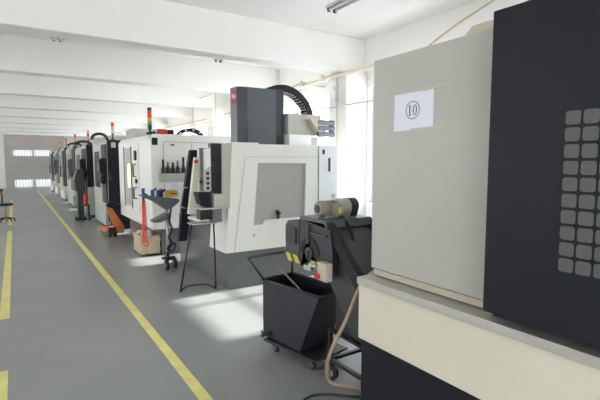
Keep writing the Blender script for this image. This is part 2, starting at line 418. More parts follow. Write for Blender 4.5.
# motor with gearbox, lying across the plate
my, mz = 2.66, 1.248
mo = MB().lathe((1.875, my, mz), (1, 0, 0), [(0, 0.035), (0.004, 0.052), (0.03, 0.060), (0.045, 0.060), (0.05, 0.055), (0.14, 0.055), (0.145, 0.061), (0.165, 0.061), (0.17, 0.05)], 28)
for k in range(16):
    an = 2 * PI * k / 16; c, s = math.cos(an), math.sin(an)
    mo.tube([(1.925, my + 0.056 * c, mz + 0.056 * s), (2.015, my + 0.056 * c, mz + 0.056 * s)], 0.004, 5)
mo = part('motor', mo, 'motor', R)
part('fan_cowl', MB().lathe((1.876, my, mz), (-1, 0, 0), [(0, 0.03), (0.006, 0.028), (0.006, 0.006)], 20), 'black', mo)
tbx = part('terminal_box', MB().box(1.965, 2.04, my - 0.105, my - 0.045, 1.20, 1.285, 0.006), 'motor', mo)
part('warning_label', MB().box(1.988, 2.018, my - 0.1065, my - 0.1045, 1.222, 1.262), 'stripe_yellow', tbx)
part('foot', MB().box(1.92, 2.15, my - 0.05, my + 0.05, 1.178, 1.20), 'motor', mo)
gb = MB().lathe((2.035, my, mz + 0.002), (1, 0, 0), [(0, 0.05), (0.005, 0.066), (0.035, 0.072), (0.04, 0.062), (0.055, 0.062), (0.06, 0.068), (0.115, 0.068), (0.12, 0.05)], 28)
part('gearbox', gb, 'motor_light', R)
bc = MB()
pts = [(my + 0.066 * math.cos(t), mz + 0.006 + 0.066 * math.sin(t)) for t in [PI * (k / 14.0) for k in range(15)]]
bc.prism(pts + [(my - 0.04, 1.18), (my + 0.04, 1.18)], 'x', 2.16, 2.225, 0.004)
part('belt_cover', bc, 'bin_grey', R)
part('motor_cable', MB().tube([(2.02, my - 0.09, 1.20), (2.035, 2.50, 1.14), (2.05, 2.46, 1.05), (2.02, 2.43, 0.97), (1.94, 2.42, 0.93), (1.90, 2.43, 0.86)], 0.011, 8, 6), 'rubber', R)
cb = part('control_box', MB().box(1.79, 1.85, 2.435, 2.545, 0.752, 0.885, 0.006), 'beige', R, 'pale grey switch box with red button')
part('stop_button', MB().cyl((1.793, 2.525, 0.783), (1.765, 2.525, 0.783), 0.021).cyl((1.80, 2.525, 0.783), (1.782, 2.525, 0.783), 0.014), 'red', cb)
part('rotary_handle', MB().cyl((1.80, 2.56, 0.84), (1.755, 2.60, 0.86), 0.017).box(1.75, 1.765, 2.58, 2.66, 0.81, 0.845, 0.004), 'steel', cb)
part('lower_housing', MB().box(1.93, 2.28, 2.13, 2.50, 0.366, 0.43).prism([(2.30, 0.43), (2.50, 0.43), (2.50, 0.70), (2.40, 0.56)], 'x', 1.93, 2.28), 'black', R)
# leg frame on castors
fr = MB()
LX0, LX1, LY0, LY1 = 1.905, 2.26, 2.13, 2.53
for x in (LX0, LX1):
    for y in (LY0, LY1): fr.box(x - 0.014, x + 0.014, y - 0.014, y + 0.014, 0.125, 0.35)
fr.box(LX0, LX1, LY1 - 0.014, LY1 + 0.014, 0.125, 0.15); fr.box(LX0, LX1, LY0 - 0.014, LY0 + 0.014, 0.125, 0.15)
for x in (LX0, LX1): fr.box(x - 0.014, x + 0.014, LY0, LY1, 0.125, 0.15)
part('leg_frame', fr, 'black', R)
part('shelf', MB().box(LX0 - 0.015, LX1 + 0.015, LY0 - 0.015, LY1 + 0.015, 0.35, 0.365), 'navy_black', R)
for x, y in ((LX0 - 0.02, LY1 - 0.02), (LX1, LY1), (LX0, LY0), (LX1, LY0)):
    castor(R, x, y, 0.055, 0.125, rz=0.25)

# ------------------------------------------------------------------ chip bin under the head
rz = 0.167
P0 = Vector((1.735, 3.265, 0))
R = thing('chip_bin', 'black wheeled chip bin with push handle beside nearest machine', 'bin', (1.9, 2.95, 0))
ux = Vector((math.cos(rz), math.sin(rz))); uy = Vector((math.sin(rz), -math.cos(rz)))        # across, and towards the viewer
def L(u, v, z): q = P0.xy + ux * u + uy * v; return (q.x, q.y, z)
W, LEN = 0.33, 0.68
def shell(rows, thick):
    pass
b = MB(); bm = b.bm
def wallplate(pts, nrm, th=0.006):
    A = [Vector(p) for p in pts]; n = Vector(nrm).normalized() * th
    b._poly([A, [p + n for p in A]])
nx = Vector((ux.x, ux.y, 0)); ny = Vector((uy.x, uy.y, 0))
wallplate([L(0, 0, 0.108), L(0, 0, 0.6), L(0, LEN, 0.6), L(0, 0.47, 0.108)], nx)
wallplate([L(W, 0, 0.108), L(W, 0, 0.6), L(W, LEN, 0.6), L(W, 0.47, 0.108)], -nx)
wallplate([L(0, 0, 0.108), L(W, 0, 0.108), L(W, 0, 0.6), L(0, 0, 0.6)], ny)
wallplate([L(0, 0.47, 0.108), L(W, 0.47, 0.108), L(W, LEN, 0.6), L(0, LEN, 0.6)], -ny)
wallplate([L(0, 0, 0.108), L(W, 0, 0.108), L(W, 0.47, 0.108), L(0, 0.47, 0.108)], (0, 0, 1))
part('hopper', b, 'navy_black', R)
r = MB()
for A, C in (((0, 0), (0, LEN)), ((0, LEN), (W, LEN)), ((W, LEN), (W, 0)), ((W, 0), (0, 0))):
    r.tube([L(A[0], A[1], 0.6), L(C[0], C[1], 0.6)], 0.009, 8)
part('rim', r, 'navy_black', R)
p = MB(); p.prism([L(-0.045, 0.06, 0)[:2], L(W + 0.02, 0.06, 0)[:2], L(W + 0.02, 0.66, 0)[:2], L(-0.02, 0.66, 0)[:2]], 'z', 0.088, 0.105, 0.003)
part('base_plate', p, 'navy_black', R)
h = MB(); h.tube([L(0.004, 0.012, 0.59), L(-0.10, -0.07, 0.785), L(W + 0.06, -0.07, 0.785), L(W - 0.004, 0.012, 0.59)], 0.013, 10)
part('push_handle', h, 'navy_black', R)
dv = MB(); dv.tube([L(0.01, 0.10, 0.16), L(-0.07, 0.06, 0.135)], 0.016, 10); dv.tube([L(-0.05, 0.07, 0.142), L(-0.06, 0.05, 0.18)], 0.008, 8)
part('drain_tap', dv, 'black', R)
for u, v in ((0.02, 0.13), (0.03, 0.56), (W - 0.03, 0.13), (W - 0.03, 0.56)):
    q = L(u, v, 0); castor(R, q[0], q[1], 0.036, 0.088, rz=rz)
# rod standing in the bin, resting on its handle
solo('steel_rod', MB().tube([L(0.09, -0.075, 0.805), L(0.13, 0.42, 0.50), L(0.14, 0.53, 0.43)], 0.0075, 8), 'steel_dark',
     'thin steel rod leaning in the black chip bin', 'rod', (1.8, 3.0, 0.6))

# hose and cable on the floor
solo('water_hose', MB().tube([(1.90, 2.062, 0.90), (1.87, 2.13, 0.83), (1.845, 2.17, 0.73), (1.80, 2.22, 0.55), (1.76, 2.29, 0.38), (1.755, 2.36, 0.22), (1.79, 2.41, 0.08), (1.84, 2.40, 0.018), (1.90, 2.33, 0.016), (1.97, 2.23, 0.016), (2.05, 2.12, 0.016)], 0.0125, 10, 8), 'hose_beige',
     'beige hose looping down to the floor beside nearest machine', 'hose', (1.9, 2.2, 0))
solo('power_cable', MB().tube([(1.97, 2.12, 0.009), (1.86, 2.21, 0.009), (1.76, 2.30, 0.009), (1.66, 2.36, 0.009), (1.58, 2.36, 0.009), (1.50, 2.32, 0.009)], 0.009, 8, 6), 'black',
     'black cable lying on the floor by nearest machine', 'cable', (1.8, 2.3, 0))

# ------------------------------------------------------------------ machine with the tall grey column
R = thing('machining_center', 'white machine with tall slate column and large side window', 'machine', (2.2, 5.0, 0))
b = MB(); b.prism([(2.175, 0), (2.155, 0.462), (3.86, 0.462), (3.86, 0)], 'y', 5.012, 6.9, 0.004)
part('base', b, 'base_grey', R)
YS = 5.0
def fx(z): return 2.145 + (z - 0.46) * 0.075          # the sloping front
b = MB(); b.prism([(fx(0.465) + 0.01, 0.465), (fx(1.815) + 0.01, 1.815), (3.53, 1.815), (3.53, 0.465)], 'y', 5.2, 5.55)
b.prism([(2.32, 0.465), (2.40, 1.815), (3.53, 1.815), (3.53, 0.465)], 'y', 5.55, 6.9)
b.prism([(2.40, 1.55), (2.40, 1.815), (fx(1.815) + 0.03, 1.815), (fx(1.55) + 0.03, 1.55)], 'y', 5.55, 6.3)
part('enclosure', b, 'white', R)
sf = MB()
sf.ring([(fx(0.465), 0.465), (fx(1.82), 1.82), (3.53, 1.82), (3.53, 0.465)], [(2.53, 0.785), (2.60, 1.582), (3.333, 1.574), (3.318, 0.800)], 'y', YS, YS + 0.2)
sd = part('side_panel', sf, 'white', R)
part('window_pane', MB().prism([(2.50, 0.75), (2.585, 1.60), (3.36, 1.60), (3.34, 0.78)], 'y', YS + 0.03, YS + 0.036), 'polycarb', sd)
part('window_ledge', MB().prism([(2.655, 0.775), (2.69, 0.845), (3.318, 0.845), (3.318, 0.775)], 'y', YS + 0.004, YS + 0.03), 'white', sd)
part('coolant_nozzle', MB().cyl((2.90, YS + 0.012, 0.845), (2.90, YS + 0.012, 0.90), 0.017).cyl((2.90, YS + 0.010, 0.90), (2.90, YS + 0.010, 0.96), 0.030, 0.036), 'black', R)
sm = MB(); sm.prism([(2.255, 0.47), (2.262, 0.47), (2.425, 1.66), (2.418, 1.66)], 'y', YS - 0.003, YS + 0.001); sm.box(2.42, 3.53, YS - 0.003, YS + 0.001, 1.655, 1.661)
part('panel_seam', sm, 'warm_grey', sd)
part('screw_cap', MB().cyl((2.53, YS, 0.66), (2.53, YS - 0.012, 0.66), 0.016), 'warm_grey', sd)
tp = MB(); tp.box(2.30, 2.62, YS + 0.012, 5.5, 1.815, 1.838, 0.003)
part('top_flange', tp, 'white', R)
# control cabinet on the rear corner
cc = part('electrical_cabinet', MB().box(3.54, 3.87, YS - 0.012, 5.75, 0.462, 1.825, 0.006), 'white_cool', R)
part('vent_slot', MB().box(3.700, 3.735, YS - 0.016, YS - 0.008, 1.46, 1.65), 'black', cc)
part('indicator', MB().box(3.60, 3.635, YS - 0.020, YS - 0.008, 1.70, 1.765, 0.004), 'black', cc)
part('lock', MB().cyl((3.80, YS - 0.010, 1.11), (3.80, YS - 0.026, 1.11), 0.034), 'steel', cc)
# front: white corner, then sill, dark lower front, door
fr_ = MB(); fr_.prism([(fx(0.465) - 0.002, 0.465), (fx(1.05) - 0.002, 1.05), (fx(1.05) + 0.1, 1.05), (fx(0.465) + 0.1, 0.465)], 'y', YS + 0.004, 5.545)
part('front_corner', fr_, 'white', R)
lf = MB(); lf.prism([(2.15, 0.465), (2.15, 0.78), (2.33, 0.78), (2.33, 0.465)], 'y', 5.56, 6.85)
part('lower_front', lf, 'base_grey', R)
part('front_sill', MB().box(2.04, 2.34, 5.56, 6.1, 0.785, 0.82, 0.004), 'white', R)
dk = MB(); dk.prism([(1.995, 0.42), (2.057, 0.958), (2.195, 1.77), (2.325, 1.77), (2.185, 0.958), (2.118, 0.42)], 'y', 6.38, 6.47, 0.004)
dd = part('front_door', dk, 'charcoal', R)
ws = MB(); ws.prism([(2.03, 0.86), (2.14, 1.66), (2.22, 1.66), (2.14, 0.86)], 'y', 6.02, 6.10, 0.004)
dpn = part('door_panel', ws, 'cream', R)
part('stop_button', MB().cyl((2.145, 6.02, 1.60), (2.145, 5.985, 1.60), 0.026), 'red', dpn)
part('door_handle', MB().tube([(2.06, 6.28, 0.92), (1.99, 6.28, 0.95), (2.04, 6.28, 1.22), (2.10, 6.28, 1.22)], 0.012, 8), 'steel', dd)
# operator pendant
pb = MB(); pb.prism([(1.985, 1.05), (1.985, 1.21), (2.092, 1.21), (2.10, 1.815), (2.228, 1.825), (2.190, 1.05)], 'y', 4.965, 5.20, 0.004)
pd = part('operator_pendant', pb, 'warm_grey', R)
pk = MB(); pk.box(1.965, 2.09, 4.985, 5.08, 1.22, 1.815, 0.004); part('pendant_screen', pk, 'black', pd)
for k in range(3):
    part('screen_louver', MB().box(1.968, 2.086, 4.978, 4.986, 1.27 + k * 0.17, 1.285 + k * 0.17), 'charcoal', pd)
kp = MB(); kp.box(1.868, 1.960, 4.980, 5.03, 1.245, 1.765, 0.004); kp = part('keypad', kp, 'warm_grey', pd)
for k in range(4):
    part('key', MB().cyl((1.918, 4.986, 1.285 + k * 0.058), (1.918, 4.974, 1.285 + k * 0.058), 0.020), 'black', kp)
part('mode_knob', MB().cyl((1.835, 5.0, 1.36), (1.835, 4.97, 1.36), 0.02), 'black', kp)
ks = MB(); ks.box(1.83, 1.866, 4.995, 5.03, 1.25, 1.76); part('pendant_trim', ks, 'steel_dark', pd)
sv = MB(); sv.prism([(1.868, 1.74), (1.95, 1.76), (1.955, 1.55), (1.88, 1.50)], 'y', 4.968, 4.972); part('document_sleeve', sv, 'paper', pd)
lb = MB(); lb.prism([(1.83, 1.09), (1.80, 1.235), (1.96, 1.235), (1.96, 1.05), (1.90, 1.05)], 'y', 4.99, 5.16, 0.004); part('handwheel_box', lb, 'charcoal', pd)
part('pendant_tray', MB().box(1.83, 2.19, 4.96, 5.25, 1.030, 1.048), 'warm_grey', pd)
ub = MB(); ub.box(1.995, 2.11, 5.02, 5.16, 0.86, 1.029, 0.006); part('junction_box', ub, 'slate_light', pd)
ub = MB(); ub.box(1.84, 1.985, 5.04, 5.18, 0.90, 1.029, 0.006); part('cable_box', ub, 'black', pd)
# column cover with chamfered corner
c = MB(); c.prism([(2.636, 5.90), (2.645, 5.70), (2.783, 5.66), (3.24, 5.66), (3.24, 6.5), (2.96, 6.5)], 'z', 1.815, 2.64)
cv = part('column_cover', c, 'slate', R)
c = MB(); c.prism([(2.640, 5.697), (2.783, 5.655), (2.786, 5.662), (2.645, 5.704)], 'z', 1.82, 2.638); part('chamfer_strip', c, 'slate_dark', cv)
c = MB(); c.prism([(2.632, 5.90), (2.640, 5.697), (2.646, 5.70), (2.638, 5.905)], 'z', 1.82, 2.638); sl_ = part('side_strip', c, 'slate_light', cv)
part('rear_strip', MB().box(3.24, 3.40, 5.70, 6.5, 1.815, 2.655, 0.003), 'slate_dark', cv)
lg = MB(); dlt = Vector((2.640 - 2.632, 5.697 - 5.90, 0)); dl = dlt.normalized(); nn = Vector((dl.y, -dl.x, 0))
if nn.x > 0: nn = -nn
def LG(t, z, o): return Vector((2.632, 5.90, z)) + dlt * t + nn * o
lg._poly([[LG(0.18, 2.405, -0.002), LG(0.93, 2.405, -0.002), LG(0.93, 2.610, -0.002), LG(0.18, 2.610, -0.002)], [LG(0.18, 2.405, 0.004), LG(0.93, 2.405, 0.004), LG(0.93, 2.610, 0.004), LG(0.18, 2.610, 0.004)]])
logo = part('logo_plate', lg, 'logo_red', cv)
lt = MB()                                                            # pale bar strokes of the emblem
for (t0, t1, z0, z1) in ((0.28, 0.38, 2.495, 2.555), (0.44, 0.52, 2.485, 2.54), (0.58, 0.66, 2.48, 2.535), (0.72, 0.82, 2.475, 2.53), (0.28, 0.82, 2.51, 2.517)):
    lt._poly([[LG(t0, z0, 0.004), LG(t1, z0, 0.004), LG(t1, z1, 0.004), LG(t0, z1, 0.004)], [LG(t0, z0, 0.006), LG(t1, z0, 0.006), LG(t1, z1, 0.006), LG(t0, z1, 0.006)]])
part('logo_strokes', lt, 'paper', logo)
# drag chain arching over to the tool changer
pts = smooth([Vector(p) for p in [(3.24, 6.0, 2.63), (3.31, 6.0, 2.67), (3.42, 6.0, 2.71), (3.58, 6.0, 2.72), (3.75, 6.0, 2.67), (3.90, 6.0, 2.56), (4.00, 6.0, 2.42), (4.02, 6.0, 2.18)]], 6)
ch = MB().band(pts, 0.085, (0, 1, 0), 0.052); ch = part('drag_chain', ch, 'charcoal', R)
for i in range(3, len(pts) - 2, 2):
    p = pts[i]; t = (pts[i + 1] - pts[i - 1]).normalized(); nr = t.cross(Vector((0, 1, 0))).normalized()
    if nr.z > 0: nr = -nr
    q = p + nr * 0.054
    part('chain_link', MB().tube([q + Vector((0, -0.08, 0)), q + Vector((0, 0.08, 0))], 0.011, 6), 'chain_bead', ch)
g = MB(); g.box(3.43, 4.02, 5.62, 6.3, 2.0, 2.31, 0.006); part('spindle_cabinet', g, 'warm_grey', R)
g = MB(); g.box(3.41, 3.80, 5.56, 6.4, 1.815, 1.998, 0.006); part('lower_cabinet', g, 'white', R)
g = MB(); g.box(3.805, 3.95, 5.60, 6.3, 1.826, 1.97, 0.004); part('side_bracket', g, 'warm_grey', R)
g = MB(); g.prism([(3.74, 2.235), (3.96, 1.97), (4.02, 1.97), (4.02, 2.235)], 'y', 5.50, 5.615); part('wedge_bracket', g, 'beige', R)
for k in range(3):
    z = 2.19 - k * 0.085
    mo = MB().lathe((3.88, 5.52, z), (1, 0, 0), [(0, 0.02), (0.01, 0.040), (0.10, 0.040), (0.105, 0.043), (0.13, 0.043), (0.135, 0.038), (0.22, 0.038), (0.225, 0.043), (0.31, 0.043), (0.32, 0.02)], 18)
    part('servo_motor', mo, 'slate_light', R)

# ------------------------------------------------------------------ black tube stand before it
R = thing('tube_stand', 'black tube stand with two legs and curved foot bar by slate-column machine', 'stand', (1.83, 5.2, 0))
for pts in ([(1.625, 5.20, 0.012), (1.70, 5.19, 0.42), (1.775, 5.17, 0.84)], [(2.035, 5.08, 0.012), (2.04, 5.10, 0.42), (2.045, 5.14, 0.84)]):
    part('leg', MB().tube(pts, 0.011, 8), 'black', R)
part('foot_bar', MB().tube([(1.627, 5.20, 0.02), (1.70, 5.18, 0.075), (1.80, 5.14, 0.09), (1.92, 5.10, 0.085), (2.0, 5.085, 0.05), (2.034, 5.08, 0.02)], 0.011, 8, 5), 'black', R)
part('top_plate', MB().box(1.75, 2.06, 5.08, 5.26, 0.84, 0.855), 'motor_light', R)

# ------------------------------------------------------------------ second machine with the signal tower
R = thing('machining_center', 'white machine with four-colour signal tower and tool shelf on side', 'machine', (1.9, 7.5, 0))
part('base', MB().box(2.06, 4.0, 7.56, 10.0, 0, 0.45, 0.004), 'base_grey', R)
e = MB(); e.prism([(1.90, 0.45), (1.90, 1.98), (1.96, 2.06), (3.9, 2.06), (3.9, 0.45)], 'y', 7.5, 10.15, 0.02)
en = part('enclosure', e, 'white', R)
s = MB(); s.box(2.112, 2.118, 7.494, 7.502, 0.47, 1.93); s.box(2.118, 3.9, 7.494, 7.502, 1.927, 1.933); s.box(2.6, 2.606, 7.494, 7.502, 0.47, 1.92)
part('panel_seam', s, 'grey', en)
part('maker_badge', MB().box(2.24, 2.30, 7.49, 7.502, 1.868, 1.895), 'slate', en)
part('vent', MB().box(1.925, 2.02, 7.488, 7.502, 1.875, 1.995, 0.004), 'charcoal', R)
dw = MB(); dw.ring([(9.54, 0.66), (9.54, 1.92), (8.30, 1.92), (8.30, 0.66)], [(9.42, 0.74), (9.42, 1.86), (8.86, 1.86), (8.86, 0.74)], 'x', 1.872, 1.902)
dw = part('front_door', dw, 'white', R)
part('door_window', MB().box(1.885, 1.897, 8.86, 9.42, 0.74, 1.86), 'motor_light', dw)
M['lit'] = bpy.data.materials.new('work_light_glow'); M['lit'].use_nodes = True
bb = M['lit'].node_tree.nodes['Principled BSDF']; bb.inputs['Base Color'].default_value = lin((250, 230, 160))
bb.inputs['Emission Color'].default_value = lin((255, 226, 150)); bb.inputs['Emission Strength'].default_value = 1.6
part('work_light', MB().box(1.872, 1.886, 9.02, 9.16, 1.10, 1.55, 0.003), 'lit', dw, 'glowing yellow work light')
for ya in (8.78, 9.43):
    part('door_gap', MB().box(1.868, 1.874, ya, ya + 0.07, 0.70, 1.89), 'charcoal', dw)
for za, zb in ((0.92, 1.12), (1.32, 1.55)):
    part('door_handle', MB().tube([(1.872, 8.44, za), (1.82, 8.44, za), (1.82, 8.44, zb), (1.872, 8.44, zb)], 0.014, 8), 'black', dw)
part('latch', MB().box(1.85, 1.872, 8.38, 8.52, 1.62, 1.80, 0.004), 'charcoal', dw)
part('latch', MB().box(1.85, 1.872, 8.36, 8.46, 1.20, 1.28, 0.004), 'charcoal', dw)
tower(R, 1.96, 7.72, 2.06, 0.45, 0.036, ['black', 'lens_green', 'lens_amber', 'lens_red', 'lens_red', 'black'], 0.08)
tm = MB(); tm.tube([(1.80 + 0.16, 7.9, 2.09), (2.05, 7.75, 2.10)], 0.02, 8); tm.box(1.93, 2.06, 7.62, 7.85, 2.058, 2.075)
part('tower_base', tm, 'charcoal', R)
rm = MB().lathe((2.10, 7.8, 2.115), (1, 0, 0), [(0, 0.03), (0.01, 0.05), (0.16, 0.05), (0.17, 0.03)], 18); rm = part('pump_motor', rm, 'red', R, 'red motor on the machine roof')
part('pump_head', MB().box(2.275, 2.38, 7.75, 7.87, 2.055, 2.15, 0.01), 'charcoal', rm)
pts = [(2.55 + 0.20 - 0.22 * math.cos(t), 8.0, 2.05 + 0.13 * math.sin(t)) for t in [PI * k / 14 for k in range(15)]]
dc = part('drag_chain', MB().band(pts, 0.06, (0, 1, 0), 0.03), 'charcoal', R)
for k in range(2, 14, 3):
    part('chain_link', MB().tube([(pts[k][0], 7.935, pts[k][2]), (pts[k][0], 7.93, pts[k][2])], 0.02, 8), 'chain_bead', dc)

# tool shelf on its side with tool holders
R2 = thing('tool_shelf', 'grey steel shelf hung on the side of the signal-tower machine', 'shelf', (2.25, 7.45, 1.4))
part('tray', MB().box(2.03, 2.56, 7.33, 7.49, 1.400, 1.412).box(2.03, 2.56, 7.33, 7.336, 1.30, 1.412), 'warm_grey', R2)
part('back_plate', MB().box(2.03, 2.56, 7.480, 7.490, 1.25, 1.40), 'warm_grey', R2)
hold = ['leftmost', 'second from left', 'third from left', 'fourth from left', 'fifth from left', 'rightmost']
for k in range(6):
    x = 2.075 + k * 0.082 + (0.014 if k > 3 else 0); hgt = [0.21, 0.17, 0.16, 0.19, 0.25, 0.20][k]
    T = thing('tool_holder', 'black tool holder on the hung steel shelf, %s of six' % hold[k], 'tool holder', (x, 7.40, 1.412), 'tool holders on the hung shelf')
    part('flange', MB().lathe((x, 7.40, 1.412), (0, 0, 1), [(0, 0.036), (0.03, 0.037), (0.032, 0.031), (0.04, 0.031), (0.042, 0.037), (0.075, 0.037), (0.08, 0.026), (0.11, 0.024)], 16), 'black', T)
    part('cutter', MB().lathe((x, 7.40, 1.522), (0, 0, 1), [(0, 0.019), (hgt - 0.10, 0.017), (hgt - 0.095, 0.006)], 12), 'steel_dark' if k % 2 else 'charcoal', T)
# paper schedule on the same side
S = thing('paper_notice', 'white printed notice below the hung shelf on machine side', 'notice', (2.31, 7.5, 1.1))
part('sheet', MB().box(2.215, 2.425, 7.4925, 7.4995, 0.86, 1.26), 'paper', S)
ln = MB()
for k in range(11):
    z = 1.21 - k * 0.03; ln.box(2.24, 2.24 + random.uniform(0.10, 0.16), 7.4915, 7.4926, z, z + 0.005)
part('print_lines', ln, 'ink_pale', S)

# ------------------------------------------------------------------ tool trolley in the gap
R = thing('tool_trolley', 'grey sloping tray trolley with castors before the signal-tower machine', 'trolley', (1.82, 6.5, 0))
tr = MB(); tr.prism([(1.50, 1.105), (1.52, 1.12), (2.03, 1.045), (2.03, 1.00), (1.90, 0.90), (1.84, 0.90), (1.68, 1.02)], 'y', 6.44, 6.68, 0.004); part('tray', tr, 'slate', R)
tr = MB(); tr.prism([(1.64, 0.72), (1.65, 0.745), (1.84, 0.835), (1.90, 0.83), (1.90, 0.78), (1.76, 0.72)], 'y', 6.42, 6.62, 0.004); part('lower_tray', tr, 'slate', R)
part('post', MB().cyl((1.88, 6.56, 0.16), (1.88, 6.56, 0.91), 0.024), 'steel', R)
ft = MB(); ft.box(1.78, 1.98, 6.54, 6.58, 0.145, 0.17); ft.box(1.86, 1.90, 6.44, 6.68, 0.145, 0.17); ft.box(1.80, 1.90, 6.43, 6.47, 0.145, 0.17); part('foot', ft, 'black', R)
for x, y in ((1.82, 6.45), (1.97, 6.56), (1.88, 6.68)): castor(R, x, y, 0.072, 0.145)
cbl = [(1.90, 6.42, 0.91), (1.86, 6.38, 0.74), (1.89, 6.37, 0.60), (1.84, 6.36, 0.50), (1.88, 6.37, 0.42), (1.82, 6.37, 0.33), (1.90, 6.36, 0.30), (1.93, 6.37, 0.40), (1.86, 6.38, 0.36), (1.82, 6.38, 0.24), (1.86, 6.40, 0.17)]
part('cable', MB().tube(cbl, 0.015, 8, 6), 'rubber', R)
# things on its tray
T = thing('tool_box', 'yellow plastic case on the grey trolley tray', 'case', (1.95, 6.55, 1.06))
a_ = MB(); a_.box(1.86, 2.03, 6.47, 6.62, 1.075, 1.15, 0.012); part('case_body', a_, 'yellow', T)
part('case_lid', MB().box(1.865, 2.025, 6.475, 6.615, 1.15, 1.172, 0.008), 'yellow', T)
part('handle', MB().tube([(1.90, 6.465, 1.13), (1.90, 6.44, 1.13), (1.99, 6.44, 1.13), (1.99, 6.465, 1.13)], 0.008, 6), 'black', T)
for k, (x, y, m_, lab) in enumerate(((1.66, 6.50, 'blue', 'blue air coupling on the grey trolley tray, nearer its left end'), (1.745, 6.52, 'blue', 'blue air coupling on the grey trolley tray, beside the black one'), (1.80, 6.55, 'black', 'black air coupling on the grey trolley tray, beside yellow case'))):
    z = 1.127 - (x - 1.52) * 0.147
    T = thing('air_coupling', lab, 'fitting', (x, y, z), 'couplings on the trolley tray')
    part('body', MB().cyl((x, y, z - 0.005), (x, y, z + 0.085), 0.026), m_, T)
    part('nozzle', MB().cyl((x, y, z + 0.07), (x + 0.05, y - 0.03, z + 0.10), 0.016), m_, T)
# coil hose hanging from its left end
T = thing('air_hose', 'coral red coiled air hose with blue gun hanging from trolley tray', 'hose', (1.55, 6.6, 0.4))
pts = []
for k in range(0, 26 * 10 + 1):
    t = k / 10.0; f = t / 26
    x = 1.56 + 0.004 * math.sin(f * 3); z = 1.02 - f * 0.60
    rr = 0.024 + 0.012 * f
    pts.append((x + rr * math.cos(2 * PI * t), 6.62 + rr * math.sin(2 * PI * t), z))
part('coil', MB().tube(pts, 0.0085, 6), 'hose_red', T)
part('return_hose', MB().tube([(1.545, 6.62, 0.43), (1.545, 6.62, 0.38), (1.58, 6.62, 0.355), (1.61, 6.62, 0.37), (1.60, 6.62, 0.41), (1.592, 6.62, 0.45)], 0.010, 8, 5), 'hose_red', T)
gn = MB(); gn.cyl((1.56, 6.62, 1.02), (1.555, 6.62, 1.17), 0.018); gn.cyl((1.555, 6.62, 1.14), (1.60, 6.62, 1.10), 0.012); gn.box(1.535, 1.58, 6.605, 6.635, 1.15, 1.21, 0.005)
part('air_gun', gn, 'blue', T)
part('hook', MB().tube([(1.555, 6.62, 1.15), (1.60, 6.60, 1.12), (1.63, 6.58, 1.09)], 0.009, 6), 'black', T)

# crate of rags behind the hose
R = thing('scrap_crate', 'pale wooden crate filled with rags beside the signal-tower machine', 'crate', (2.0, 8.2, 0))
c = MB(); c.ring([(1.73, 7.60), (2.04, 7.60), (2.04, 8.15), (1.73, 8.15)], [(1.745, 7.615), (2.025, 7.615), (2.025, 8.135), (1.745, 8.135)], 'z', 0.03, 0.34)
c.box(1.745, 2.025, 7.615, 8.135, 0.03, 0.05)
part('crate_body', c, 'wood', R)
c = MB()
for x in (1.73, 2.00):
    for y in (7.60, 8.11): c.box(x, x + 0.04, y, y + 0.04, 0.0, 0.03)
part('crate_feet', c, 'black', R)
bat = MB()
for z in (0.07, 0.25): bat.box(1.72, 2.05, 7.585, 7.6, z, z + 0.05)
for x in (1.74, 1.99): bat.box(x, x + 0.04, 7.578, 7.588, 0.03, 0.34)
part('crate_batten', bat, 'wood', R)
rg = MB()
for k in range(9):
    x, y = random.uniform(1.80, 1.97), random.uniform(7.68, 8.07)
    bmesh.ops.create_icosphere(rg.bm, subdivisions=2, radius=0.075, matrix=Matrix.Translation((x, y, 0.32 + random.uniform(-0.02, 0.03))) @ Matrix.Rotation(random.random() * 3, 4, 'Z') @ Matrix.Diagonal((1, 0.8, 0.55, 1)))
for v in rg.bm.verts: v.co += Vector((random.uniform(-1, 1), random.uniform(-1, 1), random.uniform(-1, 1))) * 0.009
rg = rg.build('cleaning_rags', 'rag', None, (1.88, 7.87, 0.3)); rg.location = (1.88, 7.87, 0.3)
rg['label'] = 'heap of white rags inside the pale wooden crate'; rg['category'] = 'rags'; rg['kind'] = 'stuff'

# ------------------------------------------------------------------ pallet jack parked by the third machine
R = thing('pallet_jack', 'orange hand pallet jack with black wheels and upright black handle', 'pallet jack', (1.72, 10.2, 0))
hb = MB(); hb.prism([(1.60, 0.60), (1.69, 0.64), (1.94, 0.22), (1.94, 0.10), (1.80, 0.10), (1.74, 0.24)], 'y', 10.06, 10.20, 0.012); part('hydraulic_body', hb, 'orange', R)
for x in (1.62, 1.80):
    f = MB(); f.box(x - 0.06, x + 0.06, 10.13, 10.85, 0.06, 0.115, 0.012); fk = part('fork', f, 'orange', R)
    part('load_roller', MB().cyl((x - 0.04, 10.70, 0.042), (x + 0.04, 10.70, 0.042), 0.04), 'rubber', fk)
cr = MB(); cr.box(1.62, 1.94, 10.02, 10.14, 0.06, 0.20, 0.01); part('crosshead', cr, 'orange', R)
for x in (1.60, 1.70):
    w_ = part('steer_wheel', MB().lathe((x, 9.94, 0.105), (1, 0, 0), [(0, 0.085), (0.01, 0.105), (0.05, 0.105), (0.06, 0.085)], 22), 'rubber', R)
    part('hub', MB().cyl((x - 0.004, 9.94, 0.105), (x + 0.064, 9.94, 0.105), 0.035), 'steel_dark', w_)
hdl = MB(); hdl.tube([(1.69, 10.27, 0.30), (1.66, 10.30, 0.75), (1.66, 10.33, 1.15)], 0.020, 8); hdl.tube([(1.66, 10.33, 1.15), (1.56, 10.34, 1.22), (1.58, 10.35, 1.32), (1.74, 10.35, 1.32), (1.76, 10.34, 1.22), (1.66, 10.33, 1.15)], 0.016, 8)
part('handle', hdl, 'black', R)
part('pump_cover', MB().prism([(1.60, 0.645), (1.64, 0.74), (1.80, 0.74), (1.84, 0.64), (1.72, 0.60)], 'y', 10.02, 10.22, 0.012), 'charcoal', R)

